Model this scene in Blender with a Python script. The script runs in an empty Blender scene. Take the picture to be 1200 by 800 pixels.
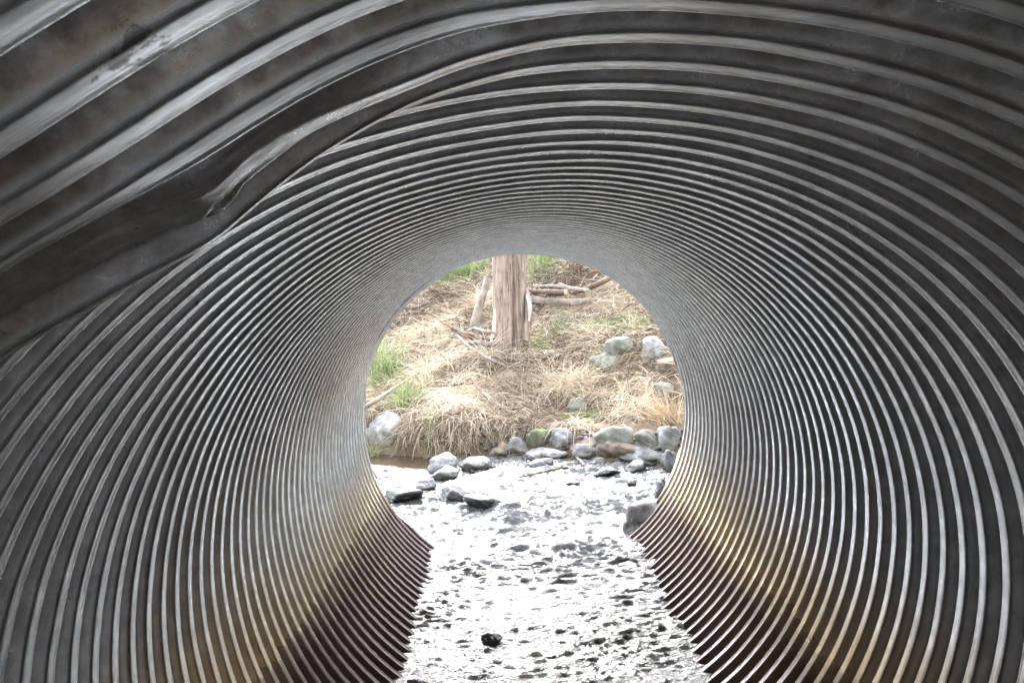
import bpy, bmesh, math, random
import numpy as np
from mathutils import Matrix, Vector

random.seed(7); rng = np.random.default_rng(7)
scene = bpy.context.scene
COL = scene.collection
R_ = math.radians

# ------------------------------------------------------------------ camera
F_PX = 870.0                       # focal length in pixels of a 1200 px wide frame
CAM = np.array([0.0, 0.0, 1.845])  # water level is z = 0
VP = (585.0, 343.0); ROLL = R_(3.5)
v1 = np.array([(VP[0]-600)/F_PX, (400-VP[1])/F_PX, -1.0]); v1 /= np.linalg.norm(v1)
z0 = np.array([-math.sin(ROLL), math.cos(ROLL), 0.0])
v3 = z0 - z0.dot(v1)*v1; v3 /= np.linalg.norm(v3)
v2 = np.cross(v1, v3)
W2C = np.column_stack([v2, v1, v3])            # world axes expressed in camera axes
C2W = W2C.T
cam = bpy.data.cameras.new('camera'); camo = bpy.data.objects.new('camera', cam); COL.objects.link(camo)
cam.sensor_width = 36; cam.lens = 36*F_PX/1200; cam.clip_start = 0.02; cam.clip_end = 3000
M = Matrix(C2W.tolist()).to_4x4(); M.translation = Vector(CAM.tolist()); camo.matrix_world = M
scene.camera = camo

def ray(px, py):
    d = C2W @ np.array([(px-600)/F_PX, (400-py)/F_PX, -1.0])
    return d/d[1]                               # advance one metre along +Y

# ------------------------------------------------------------------ noise helpers
def _hash(ix, iy, seed):
    h = (ix*374761393 + iy*668265263 + seed*974711) & 0xffffffff
    h = ((h ^ (h >> 13))*1274126177) & 0xffffffff
    return ((h ^ (h >> 16)) & 0xffff)/65535.0
def vnoise(x, y, seed=0):
    x = np.asarray(x, float); y = np.asarray(y, float)
    ix = np.floor(x).astype(np.int64); iy = np.floor(y).astype(np.int64)
    fx = x-ix; fy = y-iy
    fx = fx*fx*fx*(fx*(fx*6-15)+10); fy = fy*fy*fy*(fy*(fy*6-15)+10)
    a = _hash(ix, iy, seed); b = _hash(ix+1, iy, seed); c = _hash(ix, iy+1, seed); d = _hash(ix+1, iy+1, seed)
    return (a*(1-fx)+b*fx)*(1-fy) + (c*(1-fx)+d*fx)*fy - 0.5
def fbm(x, y, seed=0, oct=4, gain=.5):
    s = 0; a = 1.0
    for o in range(oct):
        s = s + a*vnoise(np.asarray(x)*2**o+o*17.3, np.asarray(y)*2**o-o*9.1, seed+o); a *= gain
    return s
def sstep(a, b, x):
    t = np.clip((np.asarray(x, float)-a)/(b-a), 0, 1); return t*t*(3-2*t)

# ------------------------------------------------------------------ object helpers
def link(name, verts, faces, mat=None, parent=None, smooth=True):
    me = bpy.data.meshes.new(name)
    if isinstance(faces, np.ndarray):
        n, k = faces.shape
        me.vertices.add(len(verts)); me.vertices.foreach_set('co', np.asarray(verts, np.float32).ravel())
        me.loops.add(n*k); me.loops.foreach_set('vertex_index', faces.astype(np.int32).ravel())
        me.polygons.add(n); me.polygons.foreach_set('loop_start', np.arange(0, n*k, k, dtype=np.int32))
        me.update(calc_edges=True)
    else:
        me.from_pydata([tuple(v) for v in verts], [], faces)
    if smooth: me.polygons.foreach_set('use_smooth', np.ones(len(me.polygons), bool))
    if mat: me.materials.append(mat)
    me.validate()
    o = bpy.data.objects.new(name, me); COL.objects.link(o)
    if parent: o.parent = parent
    return o
def attr(o, name, vals):
    a = o.data.attributes.new(name, 'FLOAT', 'POINT'); a.data.foreach_set('value', np.asarray(vals, np.float32))
def tag(o, label=None, cat=None, group=None, kind=None):
    if label: o['label'] = label
    if cat: o['category'] = cat
    if group: o['group'] = group
    if kind: o['kind'] = kind
    return o
def empty(name, loc):
    o = bpy.data.objects.new(name, None); COL.objects.link(o); o.location = loc; o.empty_display_size = .1
    return o
def rehome(o, loc):
    """put the origin of a mesh object at loc without moving its surface"""
    n = len(o.data.vertices); a = np.empty(n*3, np.float32); o.data.vertices.foreach_get('co', a)
    a = a.reshape(-1, 3)-np.asarray(loc, np.float32); o.data.vertices.foreach_set('co', a.ravel()); o.data.update()
    o.location = loc
def grid_faces(nu, nv, closed=False):
    i, j = np.meshgrid(np.arange(nu-1), np.arange(nv if closed else nv-1), indexing='ij')
    j2 = (j+1) % nv
    return np.stack([i*nv+j, i*nv+j2, (i+1)*nv+j2, (i+1)*nv+j], -1).reshape(-1, 4)

# ------------------------------------------------------------------ material helpers
class NT:
    def __init__(s, name):
        s.m = bpy.data.materials.new(name); s.m.use_nodes = True; s.t = s.m.node_tree; s.t.nodes.clear()
        s.out = s.n('ShaderNodeOutputMaterial'); s.b = s.n('ShaderNodeBsdfPrincipled')
        s.l(s.b.outputs[0], s.out.inputs[0])
    def n(s, k, **kw):
        n = s.t.nodes.new(k)
        for a, v in kw.items(): setattr(n, a, v)
        return n
    def l(s, a, b): s.t.links.new(a, b)
    def geo(s): return s.n('ShaderNodeNewGeometry').outputs['Position']
    def obj(s): return s.n('ShaderNodeTexCoord').outputs['Object']
    def scale(s, vec, sc):
        m = s.n('ShaderNodeMapping'); m.inputs['Scale'].default_value = sc; s.l(vec, m.inputs[0]); return m.outputs[0]
    def noise(s, vec, scale, detail=4, rough=.55, dist=0):
        n = s.n('ShaderNodeTexNoise'); n.inputs['Scale'].default_value = scale; n.inputs['Detail'].default_value = detail
        n.inputs['Roughness'].default_value = rough; n.inputs['Distortion'].default_value = dist
        if vec: s.l(vec, n.inputs['Vector'])
        return n.outputs[0]
    def ramp(s, fac, stops):
        r = s.n('ShaderNodeValToRGB'); e = r.color_ramp.elements
        while len(e) < len(stops): e.new(.5)
        for el, (p, c) in zip(e, stops):
            el.position = p; el.color = (*c, 1) if isinstance(c, tuple) else (c, c, c, 1)
        s.l(fac, r.inputs[0]); return r.outputs[0]
    def mix(s, fac, a, b, mode='MIX'):
        m = s.n('ShaderNodeMix', data_type='RGBA', blend_type=mode)
        for v, i in ((fac, 0), (a, 6), (b, 7)):
            if isinstance(v, (int, float)): m.inputs[i].default_value = v
            elif isinstance(v, tuple): m.inputs[i].default_value = (*v, 1)
            else: s.l(v, m.inputs[i])
        return m.outputs[2]
    def math(s, op, a, b=None, c=None, clamp=False):
        m = s.n('ShaderNodeMath', operation=op); m.use_clamp = clamp
        for i, v in enumerate((a, b, c)):
            if v is None: continue
            if isinstance(v, (int, float)): m.inputs[i].default_value = v
            else: s.l(v, m.inputs[i])
        return m.outputs[0]
    def map(s, v, a, b, c=0, d=1):
        m = s.n('ShaderNodeMapRange'); m.interpolation_type = 'SMOOTHSTEP'; s.l(v, m.inputs[0])
        for i, x in enumerate((a, b, c, d)): m.inputs[i+1].default_value = x
        return m.outputs[0]
    def bump(s, h, strength, dist, normal=None):
        b = s.n('ShaderNodeBump'); b.inputs['Strength'].default_value = strength; b.inputs['Distance'].default_value = dist
        s.l(h, b.inputs['Height'])
        if normal: s.l(normal, b.inputs['Normal'])
        return b.outputs[0]
    def set(s, **kw):
        for k, v in kw.items():
            i = s.b.inputs[k.replace('_', ' ')]
            if isinstance(v, tuple): i.default_value = (*v, 1)
            elif isinstance(v, (int, float)): i.default_value = v
            else: s.l(v, i)
    def attr(s, name):
        return s.n('ShaderNodeAttribute', attribute_name=name).outputs['Fac']

# ------------------------------------------------------------------ culvert numbers
R0 = 1.2; AX = (0.130, 0.928); PITCH = .0935; LEAD = -PITCH*7; L = LEAD/(2*math.pi)
Y_END = 5.43; Y_START = -.8
AMP = .0165

def mat_steel():
    t = NT('galvanised_steel'); P = t.geo()
    sep = t.n('ShaderNodeSeparateXYZ'); t.l(P, sep.inputs[0]); z = sep.outputs[2]
    v = t.attr('rib_coord'); th = t.attr('angle')
    # streaks that run along the ribs
    cmb = t.n('ShaderNodeCombineXYZ'); t.l(t.math('MULTIPLY', v, 170.0), cmb.inputs[0]); t.l(t.math('MULTIPLY', th, 2.2), cmb.inputs[1])
    streak = t.noise(cmb.outputs[0], 1.0, 3, .6)
    mott = t.noise(P, 16, 5, .65); fine = t.noise(P, 45, 3, .6); big = t.noise(P, 1.7, 3, .5)
    spl = t.map(mott, .42, .60)
    base = t.mix(spl, (.45, .48, .505), (.62, .655, .685))
    base = t.mix(t.map(fine, .35, .75, 0, .30), base, (.30, .31, .32))
    vo = t.n('ShaderNodeTexVoronoi'); vo.inputs['Scale'].default_value = 55; t.l(P, vo.inputs['Vector'])
    sg = t.n('ShaderNodeSeparateColor'); t.l(vo.outputs['Color'], sg.inputs[0])
    base = t.mix(t.math('MULTIPLY', sg.outputs[0], .14), base, (.33, .345, .36))
    spot = t.map(t.noise(P, 9, 6, .75, .4), .66, .70)
    base = t.mix(t.math('MULTIPLY', spot, .8), base, (.05, .045, .04))
    base = t.mix(t.map(streak, .4, .75, 0, .35), base, (.76, .80, .84))
    # dust and light rust near the entrance side of the roof
    yv = sep.outputs[1]
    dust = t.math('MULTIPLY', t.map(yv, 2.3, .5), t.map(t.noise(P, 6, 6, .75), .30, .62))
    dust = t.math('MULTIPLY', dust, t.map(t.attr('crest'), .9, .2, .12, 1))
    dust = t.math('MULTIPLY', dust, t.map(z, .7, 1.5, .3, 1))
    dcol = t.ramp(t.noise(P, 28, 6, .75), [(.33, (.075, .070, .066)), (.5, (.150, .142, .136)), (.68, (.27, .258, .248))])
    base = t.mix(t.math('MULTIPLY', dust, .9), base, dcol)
    # tide marks: ochre above, purplish black below the flood line
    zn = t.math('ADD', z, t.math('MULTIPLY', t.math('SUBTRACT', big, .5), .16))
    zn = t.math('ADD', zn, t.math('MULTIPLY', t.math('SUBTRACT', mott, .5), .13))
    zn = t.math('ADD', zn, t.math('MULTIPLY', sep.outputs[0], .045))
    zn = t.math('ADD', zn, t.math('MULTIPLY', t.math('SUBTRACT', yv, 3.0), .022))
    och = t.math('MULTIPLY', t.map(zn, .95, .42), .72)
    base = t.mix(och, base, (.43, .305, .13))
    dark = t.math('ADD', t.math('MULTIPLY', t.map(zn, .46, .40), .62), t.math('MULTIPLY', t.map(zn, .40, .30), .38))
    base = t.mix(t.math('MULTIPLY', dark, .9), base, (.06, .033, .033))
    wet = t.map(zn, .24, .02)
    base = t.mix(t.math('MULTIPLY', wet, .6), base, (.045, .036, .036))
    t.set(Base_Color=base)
    met = t.math('SUBTRACT', .98, t.math('MULTIPLY', dark, .68))
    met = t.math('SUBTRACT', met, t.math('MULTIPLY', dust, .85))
    met = t.math('SUBTRACT', met, t.math('MULTIPLY', och, .15), clamp=True)
    t.set(Metallic=met)
    ro = t.math('ADD', .215, t.math('MULTIPLY', big, .04))
    ro = t.math('SUBTRACT', ro, t.math('MULTIPLY', wet, .12))
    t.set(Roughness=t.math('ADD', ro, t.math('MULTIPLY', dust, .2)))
    h = t.math('ADD', t.math('MULTIPLY', streak, .8), t.math('MULTIPLY', fine, .12))
    h = t.math('MULTIPLY', h, t.map(yv, 2.2, .7))            # the scoured entrance end is rougher
    t.set(Normal=t.bump(h, .10, .0018))
    return t.m
STEEL = mat_steel()

def dent_fields(thd, v):
    """thd: angle from the crown in degrees (clockwise seen from the camera); v: coordinate across the ribs"""
    k = thd+24.6+(v-.907)*22                    # the crease wanders a little across the ribs
    g = 0
    for dt in (-1.2, 0, 1.2):
        g = g+np.interp(k+dt-24.6, [-64, -55, -46, -37.3, -33.2, -28.9, -24.6, -21.1, -17.8, -13.6, -9.7, -4.7, -1],
                        [0, .012, .036, .067, .081, .090, .095, .076, .056, .034, .016, .002, 0])/3
    vv = [-.5, .45, .62, .73, .80, .823, .86, .907, .925, .95, .975, 1.0, 1.03]
    gg = [.35, .62, .58, .66, .80, .86, .94, 1.0, .97, .72, .36, .08, 0]
    q = 0
    for dv in (-.008, 0, .008): q = q+np.interp(v+dv, vv, gg)/3
    flat = sstep(-9, -20, thd)*sstep(-60, -45, thd)*np.interp(v, [.765, .785, .823, .862, .882], [0, 1, 1, 1, 0])
    kink = np.exp(-((k-.6)/1.6)**2)*np.interp(v, [.74, .79, .83, .87, .90], [0, .5, 1, .5, 0])
    kink = kink-.8*np.exp(-((k+4.5)/2.2)**2)*np.interp(v, [.76, .81, .85, .88], [0, 1, .6, 0])
    on = sstep(-13, -20, thd)*sstep(-62, -50, thd)
    l1 = np.where(k > 0, .849, .838-.012*sstep(0, -14, k))
    fold = on*(.85*np.exp(-((v-l1)/.0055)**2)*np.where(np.abs(k) < 2, 1.6, .8)+.55*np.exp(-((v-.806)/.005)**2)*sstep(-17, -22, thd))
    near = .062*sstep(-6, -27, thd)*sstep(-88, -55, thd)     # the whole upper left of the entrance is pressed in a little
    wn = sstep(.80, .70, v)
    return g*q*(1-wn)+near*wn, flat, kink, fold

def make_pipe():
    root = empty('culvert', (AX[0], Y_END, AX[1]))
    tag(root, 'large corrugated galvanised steel culvert pipe with dented roof and ochre tide stains', 'culvert')
    nth = 400
    ys = [Y_START]
    while ys[-1] < Y_END-1e-6:
        st = PITCH/(12 if ys[-1] < .3 else 30 if ys[-1] < 1.9 else 20 if ys[-1] < 3 else 14); ys.append(min(ys[-1]+st, Y_END))
    ys = np.array(ys)
    th = -math.pi + 2*math.pi*np.arange(nth)/nth
    Y, T = np.meshgrid(ys, th, indexing='ij')
    v = Y + L*T
    ph = 2*math.pi*(v-.823)/PITCH
    cap = .36; kk = 16.0                                   # rolled ribs: a nearly flat crest with tight shoulders
    prof = -np.log(np.exp(-kk*np.cos(ph))+math.exp(-kk*cap))/kk
    prof = (prof-cap)/((1+cap)/2)+1+.05*np.cos(ph)
    phm = (ph+math.pi) % (2*math.pi)-math.pi
    prof = prof-.10*np.exp(-((phm-.62)/.15)**2)-.05*np.exp(-((phm-.15)/.12)**2)
    d, flat, kink, fold = dent_fields(np.degrees(T), v)
    amp = AMP*(1-.88*flat)*(1+.06*vnoise(T*3, v*2, 3))
    # slightly uneven sheet
    wob = .006*np.sin(2*T+.6+.2*Y)+.008*vnoise(T*2.2, Y*.7, 11)+.0022*vnoise(T*9, v/PITCH*.9, 12)
    r = R0 - amp*prof + wob - d - .007*kink - .0065*fold
    # a small fold torn into the sheet near the outlet, upper left
    e = np.exp(-((np.degrees(T)+34)/5.5)**2)*np.exp(-((Y-5.12-.006*(np.degrees(T)+34))/.085)**2)
    e2 = np.exp(-((np.degrees(T)+44)/16)**2)*np.exp(-((Y-5.14)/.03)**2)
    r = r + .05*e + .018*e2
    # the last 0.2 m is rolled flatter
    co = np.stack([AX[0]+r*np.sin(T), Y, AX[1]+r*np.cos(T)], -1).reshape(-1, 3)
    # faces look inwards
    fc = grid_faces(len(ys), nth, True)
    o = link('pipe_wall', co-np.array([AX[0], Y_END, AX[1]]), fc, STEEL, root)
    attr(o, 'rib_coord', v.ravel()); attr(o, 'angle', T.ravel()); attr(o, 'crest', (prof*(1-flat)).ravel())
    # rolled lip at the outlet
    last = co.reshape(len(ys), nth, 3)[-1]
    k = 8; vs = []
    rad = np.stack([np.sin(th), np.zeros(nth), np.cos(th)], -1)
    for q in range(k):
        a = 2*math.pi*q/k
        vs.append(last+rad*(.006+.009*math.cos(a))+np.array([0, .009*math.sin(a)+.004, 0]))
    vs = np.array(vs)
    fcs = grid_faces(k, nth, True); j = np.arange(nth)
    fcs = np.concatenate([fcs, np.stack([(k-1)*nth+j, (k-1)*nth+(j+1) % nth, (j+1) % nth, j], -1)])
    lip = link('outlet_lip', vs.reshape(-1, 3)-np.array([AX[0], Y_END, AX[1]]), fcs, STEEL, root)
    attr(lip, 'rib_coord', np.tile(th*.1, k)); attr(lip, 'angle', np.tile(th, k)); attr(lip, 'crest', np.ones(k*nth))
    return root
make_pipe()

# ------------------------------------------------------------------ terrain
def shore_y(x):
    x = np.clip(np.asarray(x, float), -25, 25)
    return 8.18-.46*x + .10*np.sin(x*2.3+.5)*np.exp(-(x/4)**2)
def inland(x, y): return (y-shore_y(x))*.908
def ground(x, y):
    x = np.asarray(x, float); y = np.asarray(y, float)
    s = inland(x, y)
    rise = np.where(s < 5.7, .54*s, 3.08+.9*(1-np.exp(-np.maximum(s-5.7, 0)/3.0)))
    rise = rise + .10*np.exp(-((s-.3)/.25)**2)
    rise = rise + .24*sstep(-.02, .12, s)*sstep(.15, -.5, x)*np.exp(-(np.maximum(s, 0)/1.2)**2)
    far = np.minimum(rise, 3.8)
    bed = -.22+.05*fbm(x*1.5, y*1.5, 5)
    h = np.where(s > 0, far, np.maximum(bed, bed+.9*(s+.25)))
    h = np.where((s <= 0) & (s > -.25), bed+(0-bed)*sstep(-.25, 0, s), h)
    lump = fbm(x*1.1, y*1.1, 21, 4)*.22*sstep(.1, 1.2, s)+fbm(x*4, y*4, 31, 3)*.08*sstep(0, .4, s)
    h = h + lump*np.exp(-np.maximum(s-12, 0)/40)
    # the other side: stream bed under and in front of the pipe, low banks behind the camera
    side = np.abs(x-AX[0])
    back = sstep(0, -2.5, y)*sstep(1.8, 4.5, side)*1.2
    emb = sstep(5.6, 5.2, y)*sstep(1.6, 2.6, side)*.35*sstep(-1, 0, y)
    under = np.where((side < 1.6) & (y < 5.7) & (y > -1.2), -.25*sstep(5.7, 5.4, y), 0)
    rear = 5.5*sstep(-1.6, -5.5, y)*(1+.15*vnoise(x*.6, y*.6, 8))     # unseen bank behind the viewer, added to block sky light from the entrance
    return h + np.where(s < -1, back+emb+under+rear, 0)

def spaced(dense0, dense1, step, far, grow=1.22):
    a = list(np.arange(dense0, dense1+1e-6, step)); s = step; x = dense0; lo = []
    while x > -far: s *= grow; x -= s; lo.append(x)
    s = step; x = a[-1]; hi = []
    while x < far: s *= grow; x += s; hi.append(x)
    return np.array(lo[::-1]+a+hi)
def mat_soil():
    t = NT('bank_soil'); P = t.geo()
    n = t.noise(P, 3.2, 6, .6); f = t.noise(P, 38, 5, .7)
    c = t.ramp(n, [(.3, (.055, .04, .028)), (.5, (.10, .075, .05)), (.7, (.16, .125, .085))])
    c = t.mix(t.map(f, .45, .7, 0, .4), c, (.26, .21, .14))
    t.set(Base_Color=c, Roughness=.95, Normal=t.bump(f, .8, .03)); t.b.inputs['Specular IOR Level'].default_value = .1
    return t.m
def make_ground():
    xs = spaced(-4.5, 5.0, .06, 900); ys = spaced(5.6, 16, .06, 900)
    X, Y = np.meshgrid(xs, ys, indexing='ij')
    o = link('ground', np.stack([X, Y, ground(X, Y)], -1).reshape(-1, 3), grid_faces(len(xs), len(ys))[:, ::-1], mat_soil())
    tag(o, kind='structure')
make_ground()

def hit(px, py, lift=0.0, water=True):
    """point where the sight line of a pixel of the photograph meets the ground or the water"""
    d = ray(px, py); t = np.arange(2.0, 22, .01)
    P = CAM+d*t[:, None]; g = ground(P[:, 0], P[:, 1])
    if water: g = np.maximum(g, 0)
    k = np.argmax(P[:, 2] < g+lift)
    return P[k]

# embankment that buries the pipe
def make_embankment():
    t = NT('embankment_earth'); P = t.geo()
    n = t.noise(P, 2.5, 6, .65); c = t.ramp(n, [(.3, (.10, .08, .045)), (.5, (.20, .17, .09)), (.7, (.13, .16, .06))])
    t.set(Base_Color=c, Roughness=.95, Normal=t.bump(t.noise(P, 20, 5), .7, .06))
    n_ = 120; th = np.linspace(-R_(138), R_(138), n_)
    def arch(y, rr): return np.stack([AX[0]+rr*np.sin(th), np.full(n_, y), AX[1]+rr*np.cos(th)], -1)
    def outer(yb, yt):
        o = []
        for a in th:
            dx, dz = math.sin(a), math.cos(a)
            tt = 40/abs(dx) if abs(dx) > 1e-6 else 1e9
            if dz > 1e-6: tt = min(tt, (3.5-AX[1])/dz)
            if dz < -1e-6: tt = min(tt, (-.9-AX[1])/dz)
            z = AX[1]+dz*tt; o.append((AX[0]+dx*tt, yb+(yt-yb)*np.clip(z/3.5, 0, 1), z))
        return np.array(o)
    rings = [arch(-.65, 1.235), arch(5.25, 1.235), outer(5.15, 3.7), outer(-.6, .8)]
    vs = np.concatenate(rings); fs = []
    for a in range(4):
        b = (a+1) % 4
        for i in range(n_-1): fs.append((a*n_+i, a*n_+i+1, b*n_+i+1, b*n_+i))
    o = link('embankment', vs, fs, t.m, smooth=False)
    tag(o, kind='structure')
make_embankment()

# ------------------------------------------------------------------ water
def mat_water():
    t = NT('stream_water'); P = t.geo()
    foam = t.attr('foam')
    f1 = t.noise(t.scale(P, (9, 22, 9)), 1, 6, .68, .6)
    fm = t.map(t.math('ADD', f1, t.math('MULTIPLY', t.math('SUBTRACT', foam, .5), .5)), .52, .66)
    fm = t.math('MULTIPLY', fm, t.map(foam, .05, .3))
    brown = t.noise(P, 2.2, 3)
    c = t.ramp(brown, [(.35, (.088, .089, .087)), (.65, (.112, .108, .098))])
    c = t.mix(t.attr('rough_water'), (.045, .028, .016), c)
    c = t.mix(fm, c, (.78, .80, .82))
    t.set(Base_Color=c, IOR=1.333)
    t.set(Roughness=t.math('ADD', .045, t.math('MULTIPLY', fm, .55)))
    h = t.noise(t.scale(P, (30, 48, 30)), 1, 4, .6, .8)
    h2 = t.noise(t.scale(P, (75, 120, 75)), 1, 3, .6, .5)
    hh = t.math('ADD', h, t.math('MULTIPLY', h2, .35))
    hh = t.math('MULTIPLY', hh, t.attr('rough_water'))
    t.set(Normal=t.bump(hh, .75, .02))
    return t.m
def wave(x, y):
    s = inland(x, y)
    calm = sstep(-.85, -.45, s)*sstep(-.45, -.8, x)          # brown pool under the left bank
    out = sstep(5.2, 6.2, y)
    wx = x+.25*vnoise(x*1.3, y*1.3, 71); wy = y+.25*vnoise(x*1.1, y*1.6, 72)
    def rg(f, g, sd): return (1-np.abs(2*vnoise(wx*f, wy*g, sd)))**2-.35
    a = .030*vnoise(wx*2.2, wy*4.6, 41)+.008*rg(2.8, 11, 42)+.011*rg(5, 24, 43)+.012*rg(9, 43, 44)+.014*vnoise(wx*20, wy*60, 45)
    a = a*(.75+1.1*vnoise(wx*1.1, wy*1.6, 46)+.25)
    a = a*(.72+.75*sstep(3.3, 4.6, y))
    b = .030*vnoise(wx*4, wy*8, 51)+.022*rg(5, 16, 52)+.014*rg(10, 30, 53)
    return (a*.95+b*out*.68-.012)*(1-.9*calm), out, calm
def make_water():
    xs = spaced(-1.9, 2.3, .013, 60, 1.35); ys = np.array(list(np.arange(2.3, 5.0, .009))+list(np.arange(5.0, 9.3, .014)))
    lo = []; s = .009; y = 2.3
    while y > -60: s *= 1.35; y -= s; lo.append(y)
    hi = [9.5, 10, 11, 13, 17, 22]
    ys = np.array(lo[::-1]+list(ys)+hi)
    X, Y = np.meshgrid(xs, ys, indexing='ij')
    z, out, calm = wave(X, Y)
    o = link('water', np.stack([X, Y, z], -1).reshape(-1, 3), grid_faces(len(xs), len(ys))[:, ::-1], mat_water())
    fo = out*(-.15+.8*fbm(X*1.2, Y*2.2, 61, 3)+.35*np.exp(-((inland(X, Y)+1.0)/.8)**2))
    attr(o, 'foam', np.clip(fo*(1-calm), 0, 1).ravel()); attr(o, 'rough_water', (1-.92*calm).ravel())
    tag(o, kind='structure')
make_water()

# ------------------------------------------------------------------ rocks
def mat_rock(name, c0, c1, moss=0.0, wet=0.0, scale=6):
    t = NT(name); P = t.obj()
    n = t.noise(P, scale, 6, .65); f = t.noise(P, scale*9, 4, .7)
    c = t.mix(t.map(n, .36, .64), tuple(x*.72 for x in c0), c1)
    c = t.mix(t.map(f, .5, .7, 0, .75), c, tuple(x*.40 for x in c0))
    c = t.mix(t.map(f, .44, .28, 0, .35), c, tuple(min(1, x*1.5) for x in c1))
    if moss:
        nz = t.n('ShaderNodeSeparateXYZ'); t.l(t.n('ShaderNodeNewGeometry').outputs['Normal'], nz.inputs[0])
        k = t.math('MULTIPLY', t.map(nz.outputs[2], .1, .7), t.map(t.noise(P, 7, 4), .65-moss*.35, .75-moss*.3))
        c = t.mix(k, c, (.12, .14, .06))
    wz = t.n('ShaderNodeSeparateXYZ'); t.l(t.geo(), wz.inputs[0])
    wl = t.map(t.math('ADD', wz.outputs[2], t.math('MULTIPLY', t.math('SUBTRACT', n, .5), .06)), .075, .04)     # wet line above the water
    c = t.mix(t.math('MULTIPLY', wl, .6), c, tuple(x*.28 for x in c0))
    t.set(Base_Color=c, Roughness=t.math('SUBTRACT', .85-.6*wet, t.math('MULTIPLY', wl, .5 if wet < .5 else 0)), Normal=t.bump(t.math('ADD', n, t.math('MULTIPLY', f, .5)), .6, .02))
    return t.m
RM = {
 'grey':  mat_rock('grey_stone', (0.122, 0.119, 0.112), (0.207, 0.201, 0.184)),
 'pale':  mat_rock('pale_stone', (0.190, 0.186, 0.175), (0.310, 0.302, 0.280)),
 'tan':   mat_rock('tan_stone', (0.158, 0.125, 0.084), (0.243, 0.201, 0.146), .1),
 'brown': mat_rock('brown_stone', (0.115, 0.083, 0.062), (0.195, 0.148, 0.112)),
 'blue':  mat_rock('bluish_stone', (0.117, 0.114, 0.108), (0.211, 0.205, 0.193)),
 'dark':  mat_rock('dark_stone', (0.055, 0.054, 0.051), (0.117, 0.114, 0.108)),
 'wet':   mat_rock('wet_dark_stone', (0.027, 0.026, 0.025), (0.070, 0.068, 0.064), 0, .7),
 'moss':  mat_rock('mossy_stone', (0.098, 0.101, 0.056), (0.158, 0.154, 0.101), .9),
 'olive': mat_rock('lichen_grey_stone', (0.128, 0.128, 0.098), (0.200, 0.198, 0.157), .15),
 'mud':   mat_rock('muddy_stone', (0.035, 0.027, 0.022), (0.085, 0.066, 0.052), 0, .3),
}
def ico(sub):
    bm = bmesh.new(); bmesh.ops.create_icosphere(bm, subdivisions=sub, radius=1)
    v = np.array([x.co[:] for x in bm.verts]); f = np.array([[q.index for q in p.verts] for p in bm.faces]); bm.free(); return v, f
ICO = ico(4)
def rock(px, py, w, h, mat, label, ang=.5, depth=.8, tilt=0, sink=.36, group=None, seed=None):
    """px, py: centre of the visible stone in the photograph; w, h: its size there"""
    r = np.random.default_rng(seed if seed is not None else int(px*7+py*13))
    base = hit(px, py+h*.5); sc = base[1]/F_PX
    f_ = 1.03 if 500 < py < 536 and px > 570 else 1.0
    W = w*sc*(f_*1.2 if f_ > 1 else 1); H = h*sc*(f_*.92 if f_ > 1 else 1)/(1-sink)
    p = ICO[0].copy()
    nrm = r.normal(size=(9, 3)); nrm[:, 2] *= .8; nrm /= np.linalg.norm(nrm, axis=1)[:, None]
    off = r.uniform(.42, .85, 9)
    dots = p@nrm.T
    lim = np.where(dots > .05, off/np.maximum(dots, .05), 9)
    k = 22.0
    rr = -np.log(np.exp(-k*np.minimum(lim, 3)).sum(1)+math.exp(-k*1.0))/k
    ang = min(1, ang*1.25+.1); rr = ang*rr/np.median(rr) + (1-ang)
    n3 = vnoise(p[:, 0]*1.7+p[:, 2]*2.1+9*r.random(), p[:, 1]*1.7-p[:, 2]*1.3, int(px))*.22 \
       + vnoise(p[:, 0]*5+p[:, 2]*3.1, p[:, 1]*5-p[:, 2]*4.3, int(py))*.15+vnoise(p[:, 0]*14+p[:, 2]*9, p[:, 1]*14-p[:, 2]*11, 5)*.06+vnoise(p[:, 0]*31+p[:, 2]*19, p[:, 1]*31-p[:, 2]*23, 6)*.025
    p = p*(rr*(1+n3))[:, None]
    lo, hi = p.min(0), p.max(0); p = (p-(lo+hi)/2)/((hi-lo)/2)
    p = p*np.array([W/2, max(W*depth, H*.8)/2, H/2])
    a = R_(tilt); ca, sa = math.cos(a), math.sin(a)
    x, z = p[:, 0]*ca+p[:, 2]*sa, -p[:, 0]*sa+p[:, 2]*ca
    p = np.stack([x, p[:, 1], z], -1)
    loc = np.array([base[0], base[1]+max(W*depth, H*.8)*.35, base[2]-H*sink+H*.5])
    o = link('rock', p, ICO[1], RM[mat]); o.location = loc
    return tag(o, label, 'rock', group)
rock(585, 525, 31, 21, 'tan', 'tan grey angular rock at the left end of the shoreline row, below the straw overhang', .75)
rock(606, 522, 26, 23, 'grey', 'grey block rock leaning against the tan rock at the left end of the shoreline row', .9)
rock(631, 513, 26, 24, 'moss', 'bright green mossy boulder in the shoreline row left of the angular grey rock', .35)
rock(662, 513, 28, 25, 'grey', 'dark grey angular rock on the shore just right of the mossy boulder', .95, tilt=-12)
rock(684, 519, 45, 20, 'brown', 'brown slanting slab beside the angular grey rock on the shore', .7, tilt=-16)
rock(692, 526, 36, 15, 'grey', 'flat grey stone tucked under the brown slanting slab at the waterline', .5, tilt=-8)
rock(727, 509, 50, 22, 'olive', 'broad lichen covered grey boulder topping the middle of the shoreline row', .65)
rock(731, 525, 50, 20, 'brown', 'rounded reddish brown rock at the waterline below the broad lichen boulder', .35)
rock(762, 514, 30, 22, 'olive', 'small triangular greenish rock right of the broad lichen boulder', .9)
rock(760, 532, 56, 17, 'blue', 'low bluish grey stone at the waterline near the right end of the shoreline row', .45, tilt=3)
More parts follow.
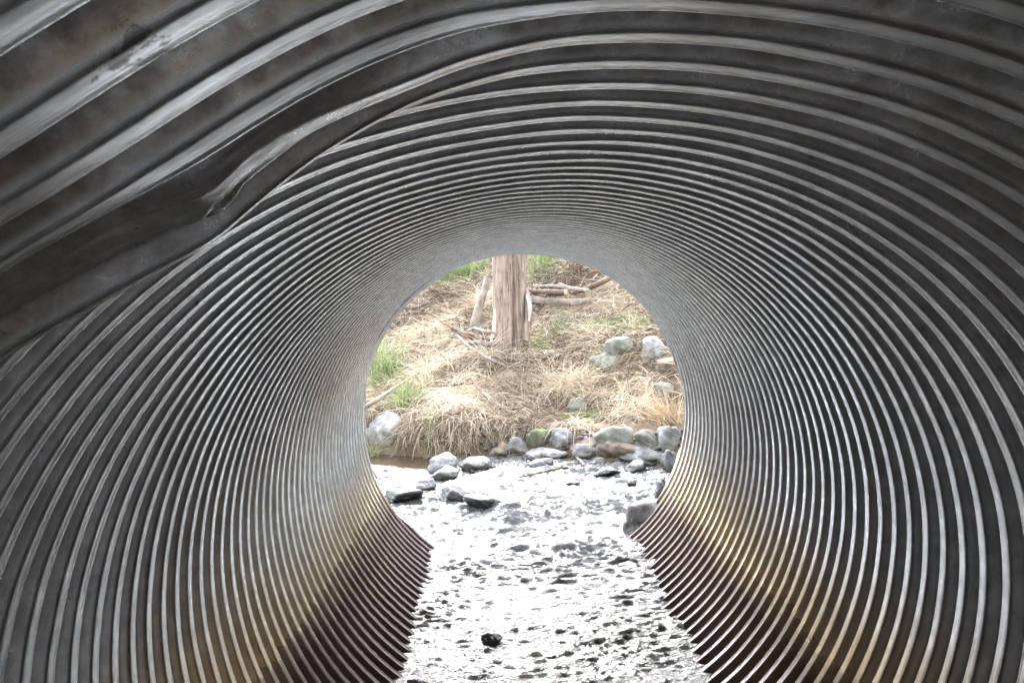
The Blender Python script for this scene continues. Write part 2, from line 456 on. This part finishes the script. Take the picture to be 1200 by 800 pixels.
rock(790, 513, 28, 30, 'grey', 'upright grey boulder at the right end of the shoreline row beside the pipe rim', .7)
rock(640, 532, 46, 13, 'pale', 'flat pale stone lying at the waterline in front of the mossy boulder', .25)
rock(632, 543, 36, 9, 'blue', 'low wet bluish stone in the riffle just below the flat pale shore stone', .3)
rock(455, 500, 62, 31, 'pale', 'large whitish rock on the left bank above the brown pool', .5, tilt=10, seed=21)
rock(728, 404, 40, 18, 'olive', 'rounded grey boulder half buried high on the right bank', .35)
rock(716, 421, 50, 19, 'olive', 'low grey boulder just downhill of the rounded one on the right bank', .3)
rock(768, 407, 30, 26, 'pale', 'pale upright boulder on the right bank beside the pipe rim', .6)
rock(786, 427, 36, 22, 'brown', 'pinkish brown slab below the pale upright boulder on the right bank', .8, tilt=-25)
rock(677, 475, 24, 18, 'olive', 'small lichen covered rock sunk in the straw in the middle of the bank', .5)
rock(778, 455, 26, 14, 'olive', 'half hidden grey stone in the straw under the pinkish slab', .5)
rock(519, 544, 38, 20, 'blue', 'smooth rounded bluish rock leaning at the left side of the stream', .3, tilt=-22)
rock(521, 554, 34, 14, 'grey', 'light topped stone in front of the smooth leaning bluish rock in the stream', .5)
rock(557, 543, 40, 13, 'pale', 'smooth flat pale stone in the stream right of the leaning bluish rock', .12)
rock(499, 568, 26, 11, 'grey', 'small grey stone in the stream between the dark slab and the light topped stone', .5)
rock(472, 581, 48, 14, 'wet', 'long dark wet slab in the stream close to the left pipe rim', .9)
rock(466, 572, 13, 5, 'dark', 'tiny dark stone peeking out just behind the long dark slab', .8)
rock(531, 579, 37, 17, 'dark', 'dark grey wedge shaped rock in midstream left of centre', .95, tilt=-8)
rock(568, 588, 54, 15, 'wet', 'low dark tapering rock in front of the wedge shaped midstream rock', .85, tilt=6)
rock(433, 557, 16, 13, 'dark', 'dark stone in the water touching the left pipe rim', .5)
rock(672, 566, 18, 4, 'wet', 'sliver of dark stone breaking the water at the middle of the riffle', .5)
rock(747, 547, 28, 12, 'wet', 'ragged dark stone in the riffle below the low bluish shore stone', 1.0)
rock(712, 553, 34, 8, 'wet', 'long thin dark stone in the riffle left of the ragged dark stone', .6)
rock(703, 541, 16, 9, 'grey', 'small grey stone standing in the riffle below the slanting brown slab', .7)
rock(741, 566, 12, 6, 'wet', 'tiny dark stone alone in the white water right of centre', .6)
rock(758, 581, 13, 6, 'wet', 'tiny dark stone in white water nearest the right pipe rim', .6)
rock(789, 540, 24, 24, 'dark', 'dark brown rock behind the right pipe rim, upper of the two', .6)
rock(778, 572, 22, 24, 'wet', 'dark brown block against the right pipe rim, lower of the two', 1.0)
rock(762, 609, 62, 36, 'mud', 'heap of wet muddy rock jammed at the foot of the right pipe rim', .85, tilt=-32, sink=.3, seed=5)
rock(576, 748, 27, 9, 'wet', 'dark wet stone breaking the surface of the water inside the pipe', .6, sink=.45)

def make_gravel():
    V = []; F = []; o = 0; b, fc = ico(2)
    r = np.random.default_rng(3)
    for _ in range(420):
        x = r.uniform(-.6, 1.9); s = r.normal()*.22-.02
        y = float(shore_y(x))+s; k = r.uniform(.012, .045)
        z = max(float(ground(x, y)), -.02)
        q = b*(1+.35*vnoise(b[:, 0]*1.5+b[:, 2]*2+r.random()*50, b[:, 1]*1.5-b[:, 2], 3))[:, None]
        V.append(q*np.array([k, k*r.uniform(.6, 1.1), k*r.uniform(.4, .8)])+np.array([x, y, z])); F.append(fc+o); o += len(b)
    g = link('gravel', np.concatenate(V), np.concatenate(F), RM['mud'])
    tag(g, 'small dark stones and gravel packed between the shore rocks', 'gravel', kind='stuff')
make_gravel()

# ------------------------------------------------------------------ wood
def mat_wood(name, c0, c1, stretch=(26, 26, 2.2), bumpd=.02):
    t = NT(name); P = t.obj()
    g = t.noise(t.scale(P, stretch), 1, 5, .65, .5); n = t.noise(P, 5, 4); f = t.noise(P, 60, 4, .7)
    c = t.mix(t.map(g, .32, .68), c0, c1)
    c = t.mix(t.map(n, .5, .72, 0, .5), c, tuple(x*.6 for x in c0))
    c = t.mix(t.map(f, .5, .8, 0, .4), c, tuple(min(1, x*1.35) for x in c1))
    if stretch[2] < 5:
        cr = t.map(t.noise(t.scale(P, (48, 48, 3.5)), 1, 3, .6, .8), .60, .67)
        c = t.mix(t.math('MULTIPLY', cr, .85), c, (.03, .022, .018))
    t.set(Base_Color=c, Roughness=.9, Normal=t.bump(t.math('ADD', g, t.math('MULTIPLY', f, .3)), .8, bumpd))
    t.b.inputs['Specular IOR Level'].default_value = .2
    return t.m
WOOD = {
 'trunk': mat_wood('weathered_trunk_bark', (.12, .085, .066), (.31, .235, .19)),
 'bark': mat_wood('pale_loose_bark', (.30, .29, .27), (.45, .43, .40)),
 'pale': mat_wood('pale_dead_wood', (.16, .13, .105), (.31, .26, .21), (9, 9, 9), .01),
 'grey': mat_wood('grey_driftwood', (.10, .08, .065), (.22, .18, .15), (9, 9, 9), .01),
 'brown': mat_wood('brown_branch', (.06, .04, .03), (.15, .105, .075), (9, 9, 9), .01),
 'end': mat_wood('sawn_end_wood', (.36, .27, .15), (.50, .40, .24), (9, 9, 9), .005),
}
def tube(pts, rad, seg=10, rough=.08, seed=0, sub=4):
    P = np.array(pts, float); n = len(P)
    t = np.linspace(0, n-1, (n-1)*sub+1)
    # Catmull-Rom
    def cr(A):
        A = np.asarray(A, float); o = []
        for u in t:
            i = min(int(u), n-2); f = u-i
            p0, p1, p2, p3 = A[max(i-1, 0)], A[i], A[i+1], A[min(i+2, n-1)]
            o.append(.5*((2*p1)+(-p0+p2)*f+(2*p0-5*p1+4*p2-p3)*f*f+(-p0+3*p1-3*p2+p3)*f**3))
        return np.array(o)
    Q = cr(P); rr = np.interp(t, np.arange(n), rad)
    T = np.gradient(Q, axis=0); T /= np.linalg.norm(T, axis=1)[:, None]+1e-9
    up = np.array([0.2, 1, .1]); vs = []
    th = 2*math.pi*np.arange(seg)/seg
    for i in range(len(Q)):
        a = np.cross(T[i], up); a /= np.linalg.norm(a)+1e-9; b = np.cross(T[i], a)
        k = rr[i]*(1+rough*2*vnoise(np.cos(th)*1.5+seed, np.sin(th)*1.5+i*.35, seed))
        vs.append(Q[i]+np.outer(np.cos(th)*k, a)+np.outer(np.sin(th)*k, b))
    vs = np.concatenate(vs); f = [tuple(x) for x in grid_faces(len(Q), seg, True)]
    f.append(tuple(range(seg))); f.append(tuple((len(Q)-1)*seg+k for k in range(seg))[::-1])
    return vs, f
def at(px, py, y):
    """point on a pixel's sight line at distance y down the stream axis"""
    return CAM+ray(px, py)*y
def stick(name, pts, rad, mat, label, cat, group=None, lift=.03, seg=8, seed=0, y=None):
    P = [at(p[0], p[1], y[i]) if y else hit(p[0], p[1], lift) for i, p in enumerate(pts)]
    sc = P[0][1]/F_PX
    vs, f = tube(P, [r*sc for r in rad], seg, .12, seed)
    o = link(name, vs, f, WOOD[mat]); rehome(o, P[0])
    return tag(o, label, cat, group)

def make_trunk():
    b = hit(598, 417); Y = b[1]+.22; sc = Y/F_PX
    root = empty('dead_tree', b.tolist())
    tag(root, 'thick weathered dead tree trunk standing on the bank in the middle of the pipe opening', 'tree')
    nz, ns = 110, 160
    top = 3.6; zz = np.linspace(-.25, top, nz); th = 2*math.pi*np.arange(ns)/ns
    vs = []
    for z in zz:
        w = np.interp(z, [-.25, 0, .35, .9, 1.4, top], [22, 19.5, 17.6, 17.4, 18.4, 15])*sc
        cx = b[0]+np.interp(z, [-.25, 0, 1.4, top], [-2, -1, 6.5, 16])*sc
        k = 1+.10*np.cos(2*th+.5)+.10*vnoise(np.cos(th)*2.2, np.sin(th)*2.2+z*.4, 7)+.05*vnoise(np.cos(th)*6, np.sin(th)*6+z*.9, 8)
        k = k+.045*vnoise(th*9/math.pi+3, th*0+z*1.3, 9)+.03*vnoise(th*22/math.pi, th*0+z*2.2, 10)
        # the seam where two stems grew together, and lesser furrows
        seam = -math.pi/2+.32+.10*math.sin(z*2.1)
        dd = (th-seam+math.pi) % (2*math.pi)-math.pi
        k = k-.38*np.exp(-(dd/.15)**2)
        for q, (a0, dp) in enumerate(((-2.2, .05), (-1.75, .045), (-.75, .05), (-2.7, .06), (-.3, .06))):
            dd = (th-a0-.12*math.sin(z*1.7+q)+math.pi) % (2*math.pi)-math.pi
            k = k-dp*np.exp(-(dd/.06)**2)
        # root flares
        for a0, amt in ((-.3, .35), (-2.5, .22), (2.0, .3)):
            dd = (th-a0+math.pi) % (2*math.pi)-math.pi
            k = k+amt*np.exp(-(dd/.35)**2)*math.exp(-max(z+.05, 0)/.16)
        vs.append(np.stack([cx+w*k*np.cos(th), b[1]+.22+w*k*np.sin(th), np.full(ns, b[2]+z)], -1))
    vs = np.concatenate(vs); f = [tuple(x) for x in grid_faces(nz, ns, True)]; f.append(tuple((nz-1)*ns+i for i in range(ns)))
    link('trunk', vs-b, f, WOOD['trunk'], root)
    # loose bark: a pale strip on the left edge, a curled flap on the right
    for pts, rad, m, sd in (([(585, 345, 0), (583, 365, -.02), (580, 390, -.05), (577, 412, -.08)], [2.2, 3.4, 4.0, 4.6], 'bark', 1),
                            ([(616, 338, .0), (619, 352, -.05), (619, 372, -.06), (614, 398, -.08)], [2.2, 4.2, 4.8, 5.5], 'trunk', 2),
                            ([(617, 345, -.1), (621, 358, -.14), (620, 376, -.14)], [1.2, 2.6, 1.0], 'bark', 3)):
        P = [at(p[0], p[1], Y-.02+p[2]) for p in pts]
        v, fc = tube(P, [r*sc for r in rad], 10, .25, sd)
        link('loose_bark', np.array(v)-b, fc, WOOD[m], root)
    # bare limbs above the opening
    tp = np.array([b[0]+16*sc, Y, b[2]+top-.1])
    for dx, dy, dz, r in ((-.7, .2, 1.3, .09), (.8, .5, 1.1, .08), (.1, -.5, 1.6, .08)):
        P = [tp+np.array([0, 0, -.2]), tp+np.array([dx*.4, dy*.4, dz*.5]), tp+np.array([dx, dy, dz])]
        v, fc = tube(P, [r*1.5, r, .03], 10, .1, int(dz*10))
        link('limb', v-b, fc, WOOD['trunk'], root)
make_trunk()

def make_snag():
    b = hit(556, 392); y0 = b[1]
    root = empty('leaning_snag', b.tolist())
    tag(root, 'slim broken dead stem leaning right, left of the thick trunk', 'dead tree')
    P = [at(554, 398, y0+.02), at(557, 378, y0+.05), at(562, 357, y0+.05), at(568, 340, y0+.08), at(573, 323, y0+.1)]
    sc = y0/F_PX
    v, f = tube(P, [8*sc, 6.5*sc, 5*sc, 4.6*sc, 4.2*sc], 12, .14, 4); link('stem', v-b, f, WOOD['pale'], root)
    P = [at(552, 392, y0-.05), at(545, 401, y0-.1), at(541, 408, y0-.12)]
    v, f = tube(P, [4*sc, 3*sc, 2*sc], 8, .15, 5); link('root', v-b, f, WOOD['pale'], root)
make_snag()

stick('log', [(617, 349), (645, 353), (675, 354), (692, 351)], [4.2, 4.6, 4, 2.2], 'grey', 'straight grey fallen log lying right of the thick trunk, under the brush pile', 'log', lift=.20, seg=12, seed=2)
stick('log', [(623, 341), (640, 342), (654, 343), (661, 343)], [2.4, 3.2, 3.6, 3.2], 'brown', 'short brown log with pale cut end on top of the straight grey log', 'log', lift=.30, seg=10, seed=3)
o = bpy.context.scene.objects['log.001']
e = at(662, 343, hit(661, 343, .30)[1]-.03)
v, f = tube([e-np.array([.012, 0, 0]), e+np.array([.03, 0, .004])], [.048, .045], 12, .06, 9); link('cut_end', v-np.array(o.location), f, WOOD['end'], o)
stick('log', [(668, 344), (682, 340), (700, 333), (716, 325)], [2.2, 2.9, 3.2, 2.8], 'brown', 'dark brown rising log at the right end of the brush pile', 'log', lift=.28, seg=10, seed=4)
stick('branch', [(530, 385), (545, 392), (562, 396), (580, 398)], [2, 3.2, 3.6, 2.4], 'brown', 'crooked brown driftwood branch between the leaning stem and the thick trunk', 'branch', lift=.13, seed=5)
stick('branch', [(545, 404), (560, 401), (574, 404), (584, 400)], [2.4, 3.6, 4, 3], 'grey', 'thick driftwood branch lying lowest at the left foot of the thick trunk', 'branch', lift=.13, seed=6)
stick('branch', [(533, 391), (552, 408), (572, 420), (592, 428)], [2.0, 1.9, 1.6, 1.0], 'grey', 'long grey branch sliding downhill left of the thick trunk foot', 'branch', lift=.22, seed=7)
stick('branch', [(548, 388), (556, 385), (568, 388), (582, 390)], [1.5, 1.9, 1.9, 1.2], 'pale', 'thin pale branch across the foot of the leaning stem', 'branch', lift=.26, seed=8)
stick('branch', [(426, 478), (446, 466), (466, 452), (492, 436)], [2.6, 2.5, 2, 1.2], 'pale', 'long pale branch rising to the right above the large whitish rock', 'branch', lift=.14, seed=9)
stick('branch', [(508, 352), (490, 360), (470, 361)], [1.2, 1.5, .8], 'brown', 'dark twisted twig high on the left of the bank', 'branch', lift=.12, seed=10)
stick('branch', [(503, 338), (522, 343), (540, 346)], [1.8, 1.8, 1], 'brown', 'short dark branch below the green grass at upper left', 'branch', lift=.10, seed=11)
stick('branch', [(790, 372), (770, 381), (748, 391), (728, 396)], [1.4, 1.8, 1.6, 1], 'brown', 'dark root like branch slanting down to the boulders on the right bank', 'branch', lift=.06, seed=12)
stick('branch', [(608, 559), (640, 552), (660, 548), (674, 549)], [.8, 1.2, 1.4, .9], 'brown', 'thin dark branch floating in the riffle below the shore stones', 'branch', lift=.02, seed=13)
stick('branch', [(673, 533), (681, 541), (684, 545)], [1.4, 2, 1.2], 'grey', 'short grey stick poking into the water below the slanting brown slab', 'branch', lift=.04, seed=14)
stick('branch', [(513, 537), (526, 529), (532, 522)], [.7, .8, .5], 'pale', 'pale twig leaning out of the dark bank over the brown pool', 'branch', lift=.05, seed=15)
for i, (pts, rr, m, lab) in enumerate([
    ([(616, 338), (628, 344), (640, 347)], [2, 2, 1.5], 'brown', 'brown branch touching the trunk at the left end of the brush pile'),
    ([(620, 346), (632, 334), (642, 330)], [1.4, 1.6, 1], 'grey', 'grey branch arching up at the left of the brush pile'),
    ([(628, 336), (650, 335), (672, 339)], [1.7, 2, 1.4], 'pale', 'long pale branch lying flat along the top of the brush pile'),
    ([(655, 333), (668, 338), (690, 340)], [2.6, 2.8, 1.6], 'pale', 'stout whitish broken stick in the middle of the brush pile'),
    ([(640, 344), (645, 335), (653, 326)], [1.3, 1.3, .8], 'grey', 'thin grey stick poking up from the middle of the brush pile'),
    ([(688, 342), (693, 330), (701, 320)], [1.2, 1.3, .8], 'pale', 'thin pale stick leaning up at the right of the brush pile'),
    ([(680, 336), (688, 322), (700, 318), (708, 324)], [1.1, 1.2, 1, .7], 'brown', 'looping brown vine over the right of the brush pile'),
    ([(668, 322), (684, 328), (704, 329)], [1.2, 1.3, .9], 'brown', 'brown twig lying behind the rising log of the brush pile'),
    ([(631, 366), (632, 358), (634, 351)], [1.5, 1.4, 1.0], 'brown', 'dark upright stub below the straight grey log')]):
    stick('branch', pts, rr, m, lab, 'branch', 'branches of the brush pile', lift=.30 if i < 8 else .08, seed=20+i)

# ------------------------------------------------------------------ grass
def mat_blade(name, stops, trans=.25):
    t = NT(name); c = t.ramp(t.attr('tint'), stops)
    t.set(Base_Color=c, Roughness=.7); t.b.inputs['Specular IOR Level'].default_value = .25
    tr = t.n('ShaderNodeBsdfTranslucent'); t.l(c, tr.inputs[0])
    ms = t.n('ShaderNodeMixShader'); ms.inputs[0].default_value = trans
    t.l(t.b.outputs[0], ms.inputs[1]); t.l(tr.outputs[0], ms.inputs[2]); t.l(ms.outputs[0], t.out.inputs[0])
    return t.m
STRAW = mat_blade('dry_straw', [(0, (.07, .045, .032)), (.25, (.25, .185, .125)), (.62, (.46, .375, .27)), (1, (.61, .535, .42))])
RUST = mat_blade('rusty_straw', [(0, (.17, .115, .07)), (.6, (.40, .295, .19)), (1, (.54, .43, .30))])
GREEN = mat_blade('green_grass_blade', [(0, (.08, .105, .035)), (.5, (.17, .215, .085)), (1, (.36, .39, .21))], .35)

def blades(root, d0, length, width, droop, tint, nseg=5, droop_dir=None, wob=.12):
    """root (n,3), d0 (n,3) start direction, droop: bend towards gravity along the blade"""
    n = len(root); P = [root]; d = d0/np.linalg.norm(d0, axis=1)[:, None]
    bendv = np.zeros((n, 3)); bendv[:, 2] = -1
    if droop_dir is not None: bendv = bendv+droop_dir
    seg = (length/nseg)[:, None]
    jit = rng.normal(size=(n, 3))*wob
    for k in range(nseg):
        d = d+bendv*(droop[:, None]/nseg*2.0)+jit*(.6 if k % 2 else -.2); d /= np.linalg.norm(d, axis=1)[:, None]
        q = P[-1]+d*seg
        g = ground(q[:, 0], q[:, 1])+.008+.03*tint
        g = np.where(inland(q[:, 0], q[:, 1]) < .05, np.maximum(g, .02), g)
        q[:, 2] = np.maximum(q[:, 2], g); P.append(q)
    P = np.stack(P, 1)                                   # n, nseg+1, 3
    side = rng.normal(size=(n, 3)); side[:, 1] *= .4
    side -= (side*d0).sum(1)[:, None]*d0/((d0*d0).sum(1)[:, None]); side /= np.linalg.norm(side, axis=1)[:, None]
    tp = np.linspace(1, .25, nseg+1)[None, :, None]
    off = side[:, None, :]*width[:, None, None]*.5*tp
    V = np.stack([P-off, P+off], 2).reshape(-1, 3)
    b = (np.arange(n)*(nseg+1)*2)[:, None]; k = np.arange(nseg)[None]*2
    F = np.stack([b+k, b+k+1, b+k+3, b+k+2], -1).reshape(-1, 4)
    return V, F, np.repeat(tint, (nseg+1)*2)
def join(parts):
    V = []; F = []; T = []; o = 0
    for v, f, t in parts: V.append(v); F.append(f+o); T.append(t); o += len(v)
    return np.concatenate(V), np.concatenate(F), np.concatenate(T)
def pts_in_bank(n, s0=.0, s1=7.0, power=1.0):
    """points over the part of the bank that the pipe opening shows, with a margin"""
    out = []
    while len(out) < n:
        s = s0+(s1-s0)*rng.random(4*n)**power; y = 8.2+s*1.1+rng.normal(size=4*n)*.3
        x = rng.uniform(-.36, .36, 4*n)*y+.1
        ss = inland(x, y); ok = (ss > s0) & (ss < s1)
        out += list(np.stack([x, y], -1)[ok])
    return np.array(out[:n])
def green_mask(x, y):
    """1 where the photograph shows green sward"""
    m = np.zeros(len(x))
    for (px, py, rx, ry) in GREENS:
        c = hit(px, py); k = c[1]/F_PX
        m = np.maximum(m, np.exp(-((x-c[0])/(rx*k))**2-((y-c[1])/(ry*k*2.2))**2))
    return m
GREENS = [(452, 440, 22, 16), (478, 470, 18, 12), (443, 425, 14, 12), (530, 323, 34, 9), (634, 310, 16, 14), (655, 386, 18, 6), (705, 383, 30, 5), (748, 384, 22, 6), (630, 408, 10, 4), (690, 492, 14, 3)]
ROCKS = [(np.array(o.location), max(o.dimensions[0], .1)) for o in COL.objects if o.name.startswith('rock')]
def clear_of_rocks(x, y, pad=.33):
    ok = np.ones(len(x), bool)
    for c, w in ROCKS:
        ok &= ((x-c[0])/(w*pad+.02))**2+((y-c[1])/(w*.33+.02))**2 > 1
    return ok
def make_straw():
    parts = []
    # tussocks: stems rise, lean and fall over downhill
    C = pts_in_bank(1000, .10, 6.9, .68); C = C[clear_of_rocks(C[:, 0], C[:, 1], .6)]
    gm = green_mask(C[:, 0], C[:, 1]); C = C[rng.random(len(C)) > gm*1.1]
    for c in C:
        big = rng.random(); n = int(40+90*big)
        a = rng.normal(size=n)*1.5-math.pi/2+rng.normal()*1.2
        rad = np.abs(rng.normal(size=n))*.07
        x = c[0]+rng.normal(size=n)*.06; y = c[1]+rng.normal(size=n)*.06
        root = np.stack([x, y, ground(x, y)], -1)
        el = rng.uniform(.0, .8, n)*(.5+big)
        d = np.stack([np.cos(a)*np.cos(el), np.sin(a)*np.cos(el), np.sin(el)], -1)
        base_t = np.clip(.55+.9*vnoise(np.array([c[0]*1.3]), np.array([c[1]*1.3]), 91)[0], .1, .9)
        parts.append(blades(root, d, rng.uniform(.18, .52, n)*(.7+.5*big), rng.uniform(.004, .0095, n), rng.uniform(.25, 1.0, n), np.clip(base_t+rng.normal(size=n)*.2, 0, 1)))
    # matted litter lying in all directions
    n = 26000; C = pts_in_bank(n, .05, 7.0, .7); C = C[clear_of_rocks(C[:, 0], C[:, 1])]
    gm = green_mask(C[:, 0], C[:, 1]); C = C[rng.random(len(C)) > gm*.75]; n = len(C)
    z = ground(C[:, 0], C[:, 1])+rng.uniform(0, .12, n)
    a = rng.uniform(0, 2*math.pi, n); el = rng.normal(size=n)*.3
    d = np.stack([np.cos(a)*np.cos(el), np.sin(a)*np.cos(el), np.sin(el)], -1)
    parts.append(blades(np.column_stack([C, z]), d, rng.uniform(.12, .45, n), rng.uniform(.004, .011, n), rng.uniform(0, .5, n), np.where(rng.random(n) < .22, rng.uniform(0, .2, n), np.clip(.58+.25*rng.normal(size=n)+.5*vnoise(C[:, 0]*2, C[:, 1]*2, 92), 0, 1))))
    # curtain hanging over the undercut edge
    n = 4200; x = rng.uniform(-1.9, 1.7, n); s = np.abs(rng.normal(size=n))*.22+.03; y = shore_y(x)+s/.922
    keep = (rng.random(n) < np.where(x < .15, 1, .22)) & clear_of_rocks(x, y, .55); x = x[keep]; y = y[keep]; n = len(x)
    root = np.stack([x, y, ground(x, y)+rng.uniform(0, .06, n)], -1)
    a = -math.pi/2+rng.normal(size=n)*1.1; el = rng.uniform(-.4, .9, n)
    d = np.stack([np.cos(a)*np.cos(el), np.sin(a)*np.cos(el), np.sin(el)], -1)
    parts.append(blades(root, d, rng.uniform(.18, .5, n), rng.uniform(.004, .009, n), rng.uniform(.5, 1.3, n), np.clip(.45+.28*rng.normal(size=n), 0, 1)))
    V, F, T = join(parts); o = link('dry_grass', V, F, STRAW, smooth=False); attr(o, 'tint', T); tag(o, 'matted pale straw covering the bank', 'dry grass', kind='stuff')
make_straw()
def make_twigs():
    parts = []
    for (px, py, rx, ry, n, up) in ((668, 336, 42, 12, 260, .34), (560, 396, 28, 14, 130, .2), (700, 322, 18, 9, 120, .38), (640, 430, 110, 60, 260, .14), (480, 385, 45, 40, 160, .16)):
        c = hit(px, py); k = c[1]/F_PX
        x = c[0]+rng.normal(size=n)*rx*k*.6; y = c[1]+rng.normal(size=n)*ry*k*1.2
        root = np.stack([x, y, ground(x, y)+rng.uniform(.02, up, n)], -1)
        a = rng.uniform(0, 2*math.pi, n); el = rng.normal(size=n)*.35
        d = np.stack([np.cos(a)*np.cos(el), np.sin(a)*np.cos(el), np.sin(el)], -1)
        parts.append(blades(root, d, rng.uniform(.15, .6, n), rng.uniform(.007, .018, n), rng.uniform(-.1, .3, n), rng.random(n), wob=.3))
    V, F, T = join(parts); o = link('twigs', V, F, WOOD['brown'], smooth=False); attr(o, 'tint', T); tag(o, 'thin dark twigs tangled through the straw and brush', 'twigs', kind='stuff')
make_twigs()
def make_green():
    parts = []
    for (px, py, rx, ry) in GREENS:
        c = hit(px, py); k = c[1]/F_PX; flat = ry < 8
        n = int(rx*ry*((1.3 if px < 500 else 5.0) if not flat else 6))
        x = c[0]+rng.normal(size=n)*rx*k*.6; y = c[1]+rng.normal(size=n)*ry*k*1.1
        ok = inland(x, y) > .08; x = x[ok]; y = y[ok]; n = len(x)
        root = np.stack([x, y, ground(x, y)+.02], -1)
        a = rng.uniform(0, 2*math.pi, n); el = rng.uniform(.5, 1.5, n)
        d = np.stack([np.cos(a)*np.cos(el), np.sin(a)*np.cos(el), np.sin(el)], -1)
        Ln = rng.uniform(.04, .11, n) if flat else rng.uniform(.14, .38, n)
        parts.append(blades(root, d, Ln, rng.uniform(.005, .011, n), rng.uniform(.1, .7, n), np.clip(.55+.25*rng.normal(size=n), 0, 1), wob=.06))
    V, F, T = join(parts); o = link('green_grass', V, F, GREEN, smooth=False); attr(o, 'tint', T); tag(o, 'fresh green grass in patches on the bank', 'grass', kind='stuff')
make_green()
def tussock(px, py, n, ln, mat, label, spread=.05, lean=0.0, cat='grass tuft', el=(.7, 1.5)):
    b = hit(px, py)
    x = b[0]+rng.normal(size=n)*spread; y = b[1]+rng.normal(size=n)*spread
    root = np.stack([x, y, np.maximum(ground(x, y), 0)+.01], -1)
    a = rng.uniform(0, 2*math.pi, n); e = rng.uniform(*el, n)
    d = np.stack([np.cos(a)*np.cos(e)+lean, np.sin(a)*np.cos(e), np.sin(e)], -1)
    V, F, T = blades(root, d, rng.uniform(.5, 1, n)*ln, rng.uniform(.005, .011, n), rng.uniform(.1, .6, n), np.clip(.55+.25*rng.normal(size=n), 0, 1), wob=.05)
    o = link('grass_tuft', V, F, mat, smooth=False); attr(o, 'tint', T); rehome(o, b); tag(o, label, cat)
tussock(785, 497, 150, .58, RUST, 'rust coloured upright grass tussock on the shore beside the right pipe rim', .07, -.25)
tussock(506, 503, 130, .24, GREEN, 'small bright green tuft hanging over the dark undercut bank', .05)
tussock(664, 494, 90, .10, GREEN, 'tiny yellow green tuft above the shoreline row of rocks', .022)
tussock(437, 536, 16, .36, GREEN, 'few long yellow green blades at the waterline by the left pipe rim', .02, .35)
tussock(671, 448, 14, .34, STRAW, 'tall pale straw stalks standing alone below the low grey boulder', .02, .05)
tussock(743, 386, 40, .36, STRAW, 'bunch of bleached upright stalks near the right pipe rim above the boulders', .05, .1)

# ------------------------------------------------------------------ light
EL = 40.0; AZ = -6.0           # sun beyond the bank, a little left of the pipe axis, veiled by cloud
w = bpy.data.worlds.new('World'); scene.world = w; w.use_nodes = True; nt = w.node_tree; nt.nodes.clear()
out = nt.nodes.new('ShaderNodeOutputWorld'); bg = nt.nodes.new('ShaderNodeBackground'); sky = nt.nodes.new('ShaderNodeTexSky')
sky.sky_type = 'NISHITA'; sky.sun_disc = False; sky.sun_elevation = R_(EL); sky.sun_rotation = R_(AZ)
sky.air_density = 1.0; sky.dust_density = 1.0; sky.ozone_density = 1.0
hsv = nt.nodes.new('ShaderNodeHueSaturation'); hsv.inputs['Saturation'].default_value = .38
nt.links.new(sky.outputs[0], hsv.inputs['Color']); nt.links.new(hsv.outputs[0], bg.inputs[0]); bg.inputs[1].default_value = .15
nt.links.new(bg.outputs[0], out.inputs[0])
sun = bpy.data.lights.new('sun', 'SUN'); sun.energy = .85; sun.angle = R_(18); sun.color = (1, .99, .975)
so = bpy.data.objects.new('sun', sun); COL.objects.link(so)
dv = Vector((math.sin(R_(AZ))*math.cos(R_(EL)), math.cos(R_(AZ))*math.cos(R_(EL)), math.sin(R_(EL))))
so.rotation_euler = dv.to_track_quat('Z', 'Y').to_euler(); so.location = (0, 30, 25)

scene.view_settings.view_transform = 'Standard'; scene.view_settings.look = 'None'
scene.view_settings.exposure = 3.95; scene.view_settings.gamma = 1; scene.view_settings.use_curve_mapping = False
scene.render.engine = 'CYCLES'
cy = scene.cycles; cy.max_bounces = 8; cy.diffuse_bounces = 4; cy.glossy_bounces = 6; cy.transmission_bounces = 3
cy.use_denoising = True; cy.sample_clamp_indirect = 6
